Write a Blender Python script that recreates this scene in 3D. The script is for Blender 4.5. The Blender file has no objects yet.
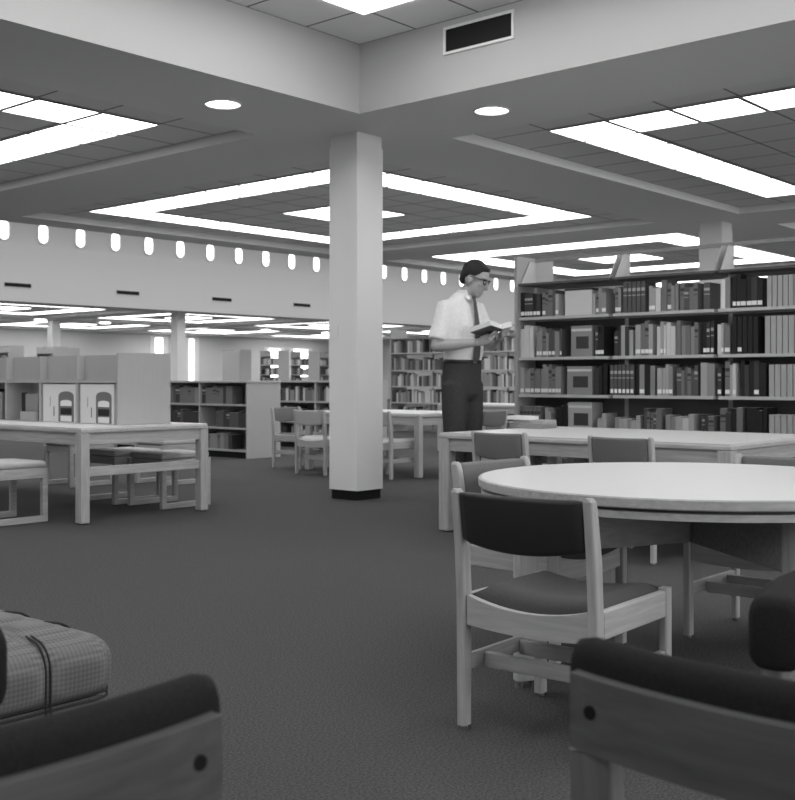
import bpy, bmesh, math, random
from mathutils import Vector, Matrix
random.seed(7)
PI = math.pi
C = bpy.context.scene.collection
ANG = math.radians(41.1); CA, SA = math.cos(ANG), math.sin(ANG)
CAMZ = 1.05
def W(r, d, z=0.0):                    # metres right of / ahead of the camera -> building axes
    return Vector((d*CA + r*SA, d*SA - r*CA, z))
def facing(r, d):                      # z rotation that turns local +Y towards that direction
    v = W(r, d); return math.atan2(-v.x, v.y)

# ------------------------------------------------------------------ materials
def new_mat(name):
    m = bpy.data.materials.new(name); m.use_nodes = True
    nt = m.node_tree; b = nt.nodes['Principled BSDF']
    return m, nt, b
def g3(v): return (v, v, v, 1)
def plain(name, v, rough=.6, spec=.3, bump=0, bscale=200):
    m, nt, b = new_mat(name)
    b.inputs['Base Color'].default_value = g3(v); b.inputs['Roughness'].default_value = rough
    b.inputs['Specular IOR Level'].default_value = spec
    if bump:
        t = nt.nodes.new('ShaderNodeTexCoord'); n = nt.nodes.new('ShaderNodeTexNoise'); n.inputs['Scale'].default_value = bscale
        bp = nt.nodes.new('ShaderNodeBump'); bp.inputs['Strength'].default_value = bump
        nt.links.new(t.outputs['Object'], n.inputs['Vector']); nt.links.new(n.outputs['Fac'], bp.inputs['Height'])
        nt.links.new(bp.outputs['Normal'], b.inputs['Normal'])
    return m
def noisy(name, lo, hi, scale, rough=.8, spec=.2, stretch=(1,1,1), detail=4, bump=0, pos=(.35,.65)):
    m, nt, b = new_mat(name)
    t = nt.nodes.new('ShaderNodeTexCoord'); mp = nt.nodes.new('ShaderNodeMapping'); mp.inputs['Scale'].default_value = stretch
    n = nt.nodes.new('ShaderNodeTexNoise'); n.inputs['Scale'].default_value = scale; n.inputs['Detail'].default_value = detail
    r = nt.nodes.new('ShaderNodeValToRGB'); r.color_ramp.elements[0].color = g3(lo); r.color_ramp.elements[1].color = g3(hi)
    r.color_ramp.elements[0].position = pos[0]; r.color_ramp.elements[1].position = pos[1]
    nt.links.new(t.outputs['Object'], mp.inputs['Vector']); nt.links.new(mp.outputs['Vector'], n.inputs['Vector'])
    nt.links.new(n.outputs['Fac'], r.inputs['Fac']); nt.links.new(r.outputs['Color'], b.inputs['Base Color'])
    b.inputs['Roughness'].default_value = rough; b.inputs['Specular IOR Level'].default_value = spec
    if bump:
        bp = nt.nodes.new('ShaderNodeBump'); bp.inputs['Strength'].default_value = bump; bp.inputs['Distance'].default_value = .01
        nt.links.new(n.outputs['Fac'], bp.inputs['Height']); nt.links.new(bp.outputs['Normal'], b.inputs['Normal'])
    return m
def emit(name, strength):
    m, nt, b = new_mat(name)
    b.inputs['Base Color'].default_value = g3(.8)
    b.inputs['Emission Color'].default_value = g3(1); b.inputs['Emission Strength'].default_value = strength
    return m
MOD = .603
def tiles(name, v, line, ox, oy, width=.02):
    m, nt, b = new_mat(name)
    t = nt.nodes.new('ShaderNodeTexCoord'); s = nt.nodes.new('ShaderNodeSeparateXYZ')
    nt.links.new(t.outputs['Object'], s.inputs[0])
    outs = []
    for ax, o in (('X', ox), ('Y', oy)):
        a = nt.nodes.new('ShaderNodeMath'); a.operation = 'SUBTRACT'; a.inputs[1].default_value = o
        d = nt.nodes.new('ShaderNodeMath'); d.operation = 'DIVIDE'; d.inputs[1].default_value = MOD
        p = nt.nodes.new('ShaderNodeMath'); p.operation = 'PINGPONG'; p.inputs[1].default_value = .5
        l = nt.nodes.new('ShaderNodeMath'); l.operation = 'LESS_THAN'; l.inputs[1].default_value = width/2
        nt.links.new(s.outputs[ax], a.inputs[0]); nt.links.new(a.outputs[0], d.inputs[0])
        nt.links.new(d.outputs[0], p.inputs[0]); nt.links.new(p.outputs[0], l.inputs[0]); outs.append(l)
    mx = nt.nodes.new('ShaderNodeMath'); mx.operation = 'MAXIMUM'
    nt.links.new(outs[0].outputs[0], mx.inputs[0]); nt.links.new(outs[1].outputs[0], mx.inputs[1])
    mix = nt.nodes.new('ShaderNodeMix'); mix.data_type = 'RGBA'
    mix.inputs['A'].default_value = g3(v); mix.inputs['B'].default_value = g3(line)
    nt.links.new(mx.outputs[0], mix.inputs['Factor']); nt.links.new(mix.outputs['Result'], b.inputs['Base Color'])
    b.inputs['Roughness'].default_value = .9; b.inputs['Specular IOR Level'].default_value = .1
    return m
def plaid(name, lo, hi, scale):
    m, nt, b = new_mat(name)
    t = nt.nodes.new('ShaderNodeTexCoord'); s = nt.nodes.new('ShaderNodeSeparateXYZ'); nt.links.new(t.outputs['Object'], s.inputs[0])
    waves = []
    for ax in 'XYZ':
        k = nt.nodes.new('ShaderNodeMath'); k.operation = 'MULTIPLY'; k.inputs[1].default_value = scale
        w = nt.nodes.new('ShaderNodeMath'); w.operation = 'SINE'
        nt.links.new(s.outputs[ax], k.inputs[0]); nt.links.new(k.outputs[0], w.inputs[0]); waves.append(w)
    a = nt.nodes.new('ShaderNodeMath'); a2 = nt.nodes.new('ShaderNodeMath')
    nt.links.new(waves[0].outputs[0], a.inputs[0]); nt.links.new(waves[1].outputs[0], a.inputs[1])
    nt.links.new(a.outputs[0], a2.inputs[0]); nt.links.new(waves[2].outputs[0], a2.inputs[1])
    mr = nt.nodes.new('ShaderNodeMapRange'); mr.inputs['From Min'].default_value = -2; mr.inputs['From Max'].default_value = 2
    mr.inputs['To Min'].default_value = lo; mr.inputs['To Max'].default_value = hi
    nt.links.new(a2.outputs[0], mr.inputs['Value']); nt.links.new(mr.outputs[0], b.inputs['Base Color'])
    b.inputs['Roughness'].default_value = .9; b.inputs['Specular IOR Level'].default_value = .15
    return m
def wood(name, axis, lo, hi, rough=.45):
    st = {'x': (1.2, 16, 16), 'y': (16, 1.2, 16), 'z': (16, 16, 1.2)}[axis]
    return noisy(name, lo, hi, 4, rough, .35, st, 3, 0, (.25, .75))
M = dict(
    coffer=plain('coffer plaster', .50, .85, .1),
    plaster=plain('painted plaster', .62, .85, .1), soffit=plain('soffit plaster', .78, .9, .1),
    column=plain('white column paint', .80, .6, .2), black=plain('black base', .01, .6, .2),
    carpet=noisy('dark loop carpet', .057, .115, 130, .95, .05, (1,1,1), 3, .5),
    wx=wood('oak along x', 'x', .36, .52), wy=wood('oak along y', 'y', .36, .52), wz=wood('oak along z', 'z', .36, .52),
    wdark=wood('shaded oak', 'x', .20, .32), walnut=wood('dark wood board', 'x', .075, .125), wbackz=wood('dark wood leg', 'z', .12, .18),
    laminate=plain('white laminate', .66, .35, .4), lam2=plain('grey white laminate', .68, .4, .4),
    vinyl=plain('black vinyl', .022, .5, .35, .15, 90), seatfab=noisy('dark seat fabric', .07, .10, 300, .85, .15),
    greyfab=noisy('grey seat fabric', .16, .21, 300, .9, .1), padfab=noisy('pale cushion fabric', .45, .55, 200, .9, .1),
    navy=noisy('dark wool', .018, .028, 300, .95, .1), loungeseat=noisy('light lounge fabric', .2, .26, 200, .9, .1),
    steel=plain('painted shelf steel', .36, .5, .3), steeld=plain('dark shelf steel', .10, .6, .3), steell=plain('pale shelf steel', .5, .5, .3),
    panel=wood('pale oak panel', 'z', .43, .455, .5), wall=plain('far wall paint', .60, .85, .1),
    metal=plain('glide metal', .15, .3, .5), trim=plain('white trim', .8, .5, .3),
    light=emit('fluorescent diffuser', 4.9), lamp=emit('lamp bulb', 9), sky=emit('daylit pane', 3.2), day=emit('bright daylit pane', 2.5),
    skin=plain('skin', .40, .55, .3), hair=noisy('dark hair', .012, .03, 120, .7, .3), shirt=noisy('white shirt cotton', .74, .80, 40, .85, .1),
    trousers=noisy('dark trousers', .045, .065, 120, .9, .1), tie=plain('grey tie', .09, .7, .2), leather=plain('black leather', .02, .4, .4),
    paper=plain('paper', .82, .8, .1), white=plain('white card', .75, .6, .2), label=plain('white label', .85, .7, .1),
    tuft=plaid('checked upholstery', .13, .215, 560), seam=plain('dark seam', .045, .9, .1),
    lens=plain('glass lens', .5, .1, .5),
    tone0=plain('book black', .018, .6), tone1=plain('book charcoal', .05, .6), tone2=plain('book dark grey', .10, .6),
    tone3=plain('book mid grey', .18, .6), tone4=plain('book grey', .27, .6), tone5=plain('book light grey', .40, .6), tone6=plain('book pale', .62, .6))
M['glass'] = plain('window glass', .9, .05, .5)

# ------------------------------------------------------------------ mesh helpers
class MB:
    def __init__(s): s.bm = bmesh.new()
    def box(s, x0, x1, y0, y1, z0, z1, mi=0):
        v = [s.bm.verts.new(p) for p in ((x0,y0,z0),(x1,y0,z0),(x1,y1,z0),(x0,y1,z0),(x0,y0,z1),(x1,y0,z1),(x1,y1,z1),(x0,y1,z1))]
        for f in ((0,3,2,1),(4,5,6,7),(0,1,5,4),(1,2,6,5),(2,3,7,6),(3,0,4,7)):
            s.bm.faces.new([v[i] for i in f]).material_index = mi
        return s
    def quad(s, pts, mi=0):
        s.bm.faces.new([s.bm.verts.new(p) for p in pts]).material_index = mi; return s
    def loft(s, rings, cap=True, closed=True):
        R = [[s.bm.verts.new(p) for p in r] for r in rings]; n = len(R[0])
        for a, b in zip(R, R[1:]):
            for i in range(n if closed else n-1):
                j = (i+1) % n; s.bm.faces.new((a[i], a[j], b[j], b[i]))
        if cap:
            s.bm.faces.new(list(reversed(R[0]))); s.bm.faces.new(R[-1])
        return s
    def tube(s, pts, rads, n=12, flat=1.0, up=None):
        pts = [Vector(p) for p in pts]; rings = []
        u = None
        for i, p in enumerate(pts):
            t = (pts[min(i+1, len(pts)-1)] - pts[max(i-1, 0)]).normalized()
            if u is None:
                h = Vector(up) if up else (Vector((0,0,1)) if abs(t.z) < .9 else Vector((1,0,0)))
                u = (h - t*h.dot(t)).normalized()
            else: u = (u - t*u.dot(t)).normalized()
            w = t.cross(u)
            rings.append([p + (u*math.cos(2*PI*k/n) + w*flat*math.sin(2*PI*k/n))*rads[i] for k in range(n)])
        return s.loft(rings)
    def cyl(s, c, r, z0, z1, n=24, r2=None):
        r2 = r if r2 is None else r2
        return s.loft([[(c[0]+q*math.cos(2*PI*k/n), c[1]+q*math.sin(2*PI*k/n), z) for k in range(n)] for q, z in ((r,z0),(r2,z1))])
    def lathe(s, c, prof, n=64):
        return s.loft([[(c[0]+r*math.cos(2*PI*k/n), c[1]+r*math.sin(2*PI*k/n), z) for k in range(n)] for r, z in prof])
    def ball(s, c, rx, ry, rz, rot=None, u=20, v=14):
        m = Matrix.Translation(Vector(c)) @ (rot.to_4x4() if rot else Matrix()) @ Matrix.Diagonal((rx, ry, rz, 1))
        bmesh.ops.create_uvsphere(s.bm, u_segments=u, v_segments=v, radius=1, matrix=m); return s
    def bevel(s, w, seg=2):
        bmesh.ops.bevel(s.bm, geom=list(s.bm.edges), offset=w, segments=seg, profile=.5, affect='EDGES', clamp_overlap=True); return s
    def build(s, name, mats, parent=None, smooth=False, remesh=0, smooth_it=6, sub=0):
        bmesh.ops.recalc_face_normals(s.bm, faces=s.bm.faces)
        me = bpy.data.meshes.new(name); s.bm.to_mesh(me); s.bm.free()
        for m in (mats if isinstance(mats, (list, tuple)) else [mats]): me.materials.append(M[m] if isinstance(m, str) else m)
        o = bpy.data.objects.new(name, me); C.objects.link(o)
        if parent: o.parent = parent
        if remesh:
            r = o.modifiers.new('r', 'REMESH'); r.mode = 'VOXEL'; r.voxel_size = remesh; r.use_smooth_shade = True
            k = o.modifiers.new('s', 'SMOOTH'); k.factor = .5; k.iterations = smooth_it
        if sub:
            q = o.modifiers.new('u', 'SUBSURF'); q.levels = sub; q.render_levels = sub
        if smooth:
            for p in me.polygons: p.use_smooth = True
        return o
def rrect(w, h, r, n=4):               # rounded rectangle centred on 0,0
    out = []
    for cx, cy, a0 in ((w/2-r, h/2-r, 0), (-w/2+r, h/2-r, 90), (-w/2+r, -h/2+r, 180), (w/2-r, -h/2+r, 270)):
        for k in range(n+1):
            a = math.radians(a0 + 90*k/n); out.append((cx + r*math.cos(a), cy + r*math.sin(a)))
    return out
def tag(o, label, cat, group=None):
    o['label'] = label; o['category'] = cat
    if group: o['group'] = group
    return o
def thing(name, label, cat, loc=(0,0,0), rz=0, group=None):
    o = bpy.data.objects.new(name, None); C.objects.link(o); o.empty_display_size = .1
    o.location = loc; o.rotation_euler = (0, 0, rz)
    return tag(o, label, cat, group)
def struct(o): o['kind'] = 'structure'; return o
def dup(o, parent=None):
    c = o.copy(); C.objects.link(c)
    if parent: c.parent = parent
    for ch in list(o.children): dup(ch, c)
    return c
def place(o, label, loc, rz, group=None):
    o['label'] = label; o.location = loc; o.rotation_euler = (0, 0, rz)
    if group: o['group'] = group
    return o

# ------------------------------------------------------------------ the setting
P = 7.24; U0, V0, REC = 7.79, 7.36, 10*MOD     # bay period, first recess corner, recess size
ZS, ZR = 3.21, 3.30
UMIN, UMAX, VMIN, VMAX = -9.0, 46.0, -8.6, 42.9
VC0, VC1 = 13.95, 28.06                         # the high court
struct(MB().quad([(UMIN,VMIN,0),(UMAX,VMIN,0),(UMAX,VMAX,0),(UMIN,VMAX,0)]).build('floor', 'carpet'))
bays = [(i, j) for i in range(-2, 3) for j in (-2, -1, 0)] + [(i, j) for i in range(0, 5) for j in (3, 4)]
def bay(i, j): return (U0+P*i, U0+P*i+REC, V0+P*j, V0+P*j+REC)
downs = [(5.64, 6.73), (7.19, 5.27)]
far_downs = [(24.2, 35.7), (32.3, 35.7), (21.5, 35.7), (36.0, 35.7)]
DL = .17
def cells(x0, x1, y0, y1, holes):
    xs = sorted({x0, x1, *[min(max(v, x0), x1) for h in holes for v in h[:2]]})
    ys = sorted({y0, y1, *[min(max(v, y0), y1) for h in holes for v in h[2:]]})
    for a, b in zip(xs, xs[1:]):
        for c, d in zip(ys, ys[1:]):
            mx, my = (a+b)/2, (c+d)/2
            if not any(h[0] < mx < h[1] and h[2] < my < h[3] for h in holes): yield a, b, c, d
holes = [bay(*b) for b in bays] + [(UMIN, UMAX, VC0, VC1)] + [(x-DL, x+DL, y-DL, y+DL) for x, y in downs]
mb = MB()
for a, b, c, d in cells(UMIN, UMAX, VMIN, VMAX, holes):
    mb.quad([(a,c,ZS),(a,d,ZS),(b,d,ZS),(b,c,ZS)])
for bb in bays:
    a, b, c, d = bay(*bb); zt = 3.77 if bb == (-1, -1) else ZR
    if bb == (-1, -1): continue
    mb.quad([(a,c,ZS),(b,c,ZS),(b,c,zt),(a,c,zt)]).quad([(a,d,ZS),(a,d,zt),(b,d,zt),(b,d,ZS)])
    mb.quad([(a,c,ZS),(a,c,zt),(a,d,zt),(a,d,ZS)]).quad([(b,c,ZS),(b,d,ZS),(b,d,zt),(b,c,zt)])
struct(mb.build('ceiling', 'soffit'))
# the raised coffer over the foreground
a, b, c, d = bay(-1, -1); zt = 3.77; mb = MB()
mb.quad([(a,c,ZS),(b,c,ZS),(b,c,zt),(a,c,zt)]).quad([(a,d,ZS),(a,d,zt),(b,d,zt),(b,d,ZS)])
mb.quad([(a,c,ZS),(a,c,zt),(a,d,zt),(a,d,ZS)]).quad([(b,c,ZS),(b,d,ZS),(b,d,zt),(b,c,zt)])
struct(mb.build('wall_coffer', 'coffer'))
for n, bb in enumerate(bays):
    a, b, c, d = bay(*bb); z = 3.77 if bb == (-1, -1) else ZR
    o = MB().quad([(0,0,0),(0,d-c,0),(b-a,d-c,0),(b-a,0,0)]).build('ceiling', (M.setdefault('tile1', tiles('raised ceiling tile sheet', .88, .16, 0, 0, .03)) if bb == (-1,-1) else M.setdefault('tile0', tiles('ceiling tile sheet', .74, .16, 0, 0, .03))))  # brighter light in the raised bay is put into a lighter tile colour
    o.location = (a, c, z); struct(o)
# columns
def column(U, V, w=.335):
    mb = MB(); h = w/2
    mb.box(-h, h, -h, h, .085, 3.10); mb.box(-h+.008, h-.008, -h+.008, h-.008, 3.10, 3.209)
    o = struct(mb.build('column', 'column')); o.location = (U, V, 0)
    h -= .014
    struct(MB().box(-h, h, -h, h, 0.001, .085).build('baseboard', 'black', o))
    return o
main_col = column(7.19, 6.76)
for U, V in ((14.43, 6.76), (21.67, 6.76), (22.2, 28.7), (29.4, 28.7), (14.9, 28.7), (36.6, 28.7), (22.2, 35.95)): column(U, V)
sw = tag(MB().box(-.006, 0, -.035, .035, 0, .115).bevel(.002).build('switch_plate', 'trim'), 'small pale switch plate on the left face of the white column', 'switch plate')
sw.location = (7.19-.1685, 6.85, 1.42)
# outer walls
def wallq(name, pts, mat='wall'): return struct(MB().quad(pts).build(name, mat))
H = 6.3
wallq('wall_left', [(UMIN,VMIN,0),(UMIN,VMAX,0),(UMIN,VMAX,H),(UMIN,VMIN,H)])
wallq('wall_front', [(UMIN,VMIN,0),(UMAX,VMIN,0),(UMAX,VMIN,H),(UMIN,VMIN,H)])
wallq('wall_right', [(UMAX,VMIN,0),(UMAX,VMAX,0),(UMAX,VMAX,H),(UMAX,VMIN,H)])
# far wall with full-height window slots
wins = [(31.75, 32.35, 0.3, 3.1), (33.75, 34.2, .3, 3.1), (38.9, 39.9, .9, 2.75), (40.7, 41.9, .9, 2.75)]
mb = MB()
for a, b, c, d in cells(UMIN, UMAX, 0, ZS, wins): mb.quad([(a,VMAX,c),(b,VMAX,c),(b,VMAX,d),(a,VMAX,d)])
struct(mb.build('wall_back', 'wall'))
for n, (a, b, c, d) in enumerate(wins):
    fr = MB()
    for q in ((a-.22,a+.06,c,d),(b-.06,b+.22,c,d),(a+.06,b-.06,c,c+.06),(a+.06,b-.06,d-.06,d)): fr.box(q[0], q[1], VMAX-.04, VMAX+.08, q[2], q[3])
    w = struct(fr.build('window_%d' % (n+1), 'trim'))
    MB().quad([(a,VMAX+.05,c),(b,VMAX+.05,c),(b,VMAX+.05,d),(a,VMAX+.05,d)]).build('pane', 'sky', w)
# tall daylit windows along the wall behind the camera, to the right
for n in range(9):
    a = -5.6 + 2.9*n; b = a+2.5; c, d = .7, 3.05; fr = MB()
    for q in ((a,a+.06,c,d),(b-.06,b,c,d),(a+.06,b-.06,c,c+.06),(a+.06,b-.06,d-.06,d)): fr.box(q[0], q[1], VMIN, VMIN+.09, q[2], q[3])
    w = struct(fr.build('window_%d' % (n+40), 'trim'))
    MB().quad([(a,VMIN+.03,c),(b,VMIN+.03,c),(b,VMIN+.03,d),(a,VMIN+.03,d)]).build('pane', 'day', w)
# bulkhead wall of the court: lower face stands 12 cm proud of the window band
mb = MB(); mb.box(UMIN, UMAX, VC1-.12, VC1+.1, ZS, 4.72); mb.box(UMIN, UMAX, VC1, VC1+.1, 4.72, H)
struct(mb.build('wall_court', 'plaster'))
struct(MB().quad([(UMIN,VC0,ZS),(UMAX,VC0,ZS),(UMAX,VC0,H),(UMIN,VC0,H)]).build('wall_court', 'plaster'))
struct(MB().quad([(UMIN,VC0,H),(UMIN,VC1,H),(UMAX,VC1,H),(UMAX,VC0,H)]).build('ceiling', 'soffit'))
for k in range(-1, 20):
    u = 16.97 + 1.197*k; mb = MB(); n = 12
    def stad(hw, hh, y):
        r = hw; pts = []
        for q in range(n+1): pts.append((r*math.cos(PI*q/n), y, hh-r + r*math.sin(PI*q/n)))
        for q in range(n+1): pts.append((-r*math.cos(PI*q/n), y, -hh+r - r*math.sin(PI*q/n)))
        return pts
    o1, o2, i1, i2 = stad(.18,.30,0), stad(.18,.30,-.05), stad(.145,.265,-.05), stad(.145,.265,-.012)
    mb.loft([o1, o2, i1, i2], cap=False)
    w = struct(mb.build('window_%d' % (k+6), 'trim')); w.location = (u, VC1-.002, 5.16)
    MB().quad(i2).build('pane', 'sky', w)
for n, x in enumerate((17, 127, 221, 301)):
    D = 1473*27.94/(1365-x); u = (D-.6574*27.94)/.7536
    v = thing('wall_vent', 'dark slot vent in the high far wall, %s from the left of four' % ('first','second','third','last')[n], 'vent', (u, VC1-.12, 3.66), 0, 'vents in the far high wall')
    MB().box(-.42,.42,-.012,0,-.08,.08).build('frame', 'plaster', v); MB().box(-.40,.40,-.02,-.012,-.052,.052).build('grille', 'black', v)
# vent in the raised coffer
v = thing('ceiling_vent', 'black slot air vent with pale frame in the raised ceiling wall', 'vent', (U0+P*-1+REC-.0, 4.945, 3.615), 0)
fr = MB()
for q in ((-.325,.325,-.105,-.085),(-.325,.325,.085,.105),(-.325,-.305,-.085,.085),(.305,.325,-.085,.085)): fr.box(-.014, -.001, q[0], q[1], q[2], q[3])
fr.build('frame', 'trim', v)
gm = MB().box(-.004,-.001,-.305,.305,-.085,.085)
gm.build('grille', 'black', v)
# downlights
for n, (x, y) in enumerate(downs):
    t = thing('downlight', ('round recessed downlight in the ceiling beam left of the white column', 'round recessed downlight in the ceiling beam right of the white column')[n], 'ceiling light', (x, y, ZS), 0, 'recessed downlights')
    N = 32; R = .14
    sq = []
    for k in range(N):
        a = 2*PI*k/N; s_ = DL/max(abs(math.cos(a)), abs(math.sin(a))); sq.append((s_*math.cos(a), s_*math.sin(a), 0))
    circ = [(R*math.cos(2*PI*k/N), R*math.sin(2*PI*k/N), 0) for k in range(N)]
    MB().loft([sq, circ], cap=False).build('plate', 'soffit', t)
    MB().loft([[(q[0]*r, q[1]*r, z) for q in circ] for r, z in ((1.06,0),(1.06,-.012),(.97,-.012),(.97,0.0))], cap=False).build('trim_ring', 'trim', t, True)
    can = MB().loft([[(q[0]*r, q[1]*r, z) for q in circ] for r, z in ((1.0,0),(.95,.10),(.8,.2))], cap=False); can.bm.faces.new([can.bm.verts.new((q[0]*.8, q[1]*.8, .2)) for q in circ])
    can.build('reflector', 'trim', t, True)
    MB().ball((0,0,.07), .095, .095, .06).build('bulb', 'lamp', t, True)
for n, (x, y) in enumerate(far_downs):
    o = MB().cyl((0,0), .2, -.03, 0).build('downlight', 'lamp'); o.location = (x, y, ZS-.002)
    tag(o, 'tiny round downlight in the far low ceiling beneath the high wall, %s from the left' % ('second','last','first','third')[n], 'ceiling light', 'far downlights')

# ------------------------------------------------------------------ light rings
panel_me = MB().box(-.278,.278,-.278,.278,-.012,0, 1); panel_me.bm.faces.ensure_lookup_table(); panel_me.bm.faces[0].material_index = 0
panel0 = panel_me.build('ceiling_light', ['light', 'black']); first = [True]
ORD = ['first','second','third','fourth','fifth','sixth','seventh','eighth','ninth','tenth']
deep_me = MB().box(-.278,.278,-.278,.278,-.045,0); deep0 = deep_me.build('ceiling_light', 'light'); DEEP = deep0.data; bpy.data.objects.remove(deep0)
def panel(x, y, z, label, group):
    o = panel0 if first[0] else panel0.copy()
    if not first[0]: C.objects.link(o)
    if z > 3.5: o.data = DEEP
    first[0] = False; o.location = (x, y, z-.003); tag(o, label, 'ceiling light', group)
def ring(bb, where, mid=False):
    a, b, c, d = bay(*bb); z = 3.77 if bb == (-1,-1) else ZR
    a += MOD; c += MOD
    for p in range(8):
        panel(a+MOD*.5, c+MOD*(p+.5), z, 'glowing panel, %s along the near left side, %s' % (ORD[p], where), 'panels of '+where)
        if p: panel(a+MOD*(p+.5), c+MOD*.5, z, 'glowing panel, %s along the near right side, %s' % (ORD[p], where), 'panels of '+where)
    for p in range(1, 8):
        panel(a+MOD*(p+.5), c+MOD*7.5, z, 'glowing panel, %s along the far left side, %s' % (ORD[p], where), 'panels of '+where)
        if p < 7: panel(a+MOD*7.5, c+MOD*(p+.5), z, 'glowing panel, %s along the far right side, %s' % (ORD[p], where), 'panels of '+where)
    if mid:
        for p, nm in (((3,3),'nearest'),((4,3),'right'),((3,4),'left'),((4,4),'farthest')):
            panel(a+MOD*(p[0]+.5), c+MOD*(p[1]+.5), z, 'glowing %s panel of the small square inside %s' % (nm, where), 'panels of '+where)
ring((0,0), 'the ring behind the column', True)
ring((0,-1), 'the upper right ring'); ring((-1,0), 'the upper left ring'); ring((-1,-1), 'the raised coffer')
def strip(x0, x1, y0, y1, z, label, group):
    o = MB().box(-(x1-x0)/2, (x1-x0)/2, -(y1-y0)/2, (y1-y0)/2, -.012, 0).build('ceiling_light', 'light')
    o.location = ((x0+x1)/2, (y0+y1)/2, z-.003); tag(o, label, 'ceiling light', group)
def ring4(bb, where):
    a, b, c, d = bay(*bb); a += MOD; c += MOD; L = 8*MOD; g = .006
    grp = 'light strips of ' + where
    strip(a, a+MOD, c, c+L, ZR, 'long glowing light strip, near left side of ' + where, grp)
    strip(a+MOD+g, a+L, c, c+MOD, ZR, 'long glowing light strip, near right side of ' + where, grp)
    strip(a+MOD+g, a+L, c+L-MOD, c+L, ZR, 'long glowing light strip, far left side of ' + where, grp)
    strip(a+L-MOD, a+L, c+MOD+g, c+L-MOD-g, ZR, 'long glowing light strip, far right side of ' + where, grp)
    strip(a+3*MOD, a+5*MOD, c+3*MOD, c+5*MOD, ZR, 'square glowing light in the middle of ' + where, grp)
ring4((1,0), 'the ring behind the reading man'); ring4((1,-1), 'the ring above the tall bookcase')
ring4((2,0), 'the second ring beyond the man'); ring4((2,-1), 'the ring beyond the tall bookcase')
for bb, nm_ in (((-2,-1),'ring left of the raised coffer'), ((0,-2),'ring right of the upper right ring'), ((-1,-2),'ring right of the raised coffer'), ((1,-2),'ring beyond the right edge')):
    ring4(bb, 'the ' + nm_)
nm = ['first','second','third','fourth','last']
for i in range(0, 5):
    ring4((i,3), 'the %s far ring under the high wall' % nm[i]); ring4((i,4), 'the %s farthest ring by the back wall' % nm[i])
L = bpy.data.lights.new('court skylight', 'AREA'); L.shape = 'RECTANGLE'; L.size = 46; L.size_y = 10; L.energy = 2500  # unseen area lamp added to brighten the court walls
lo = bpy.data.objects.new('fill_light', L); C.objects.link(lo); lo.location = (22, 21, H-.05)

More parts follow.
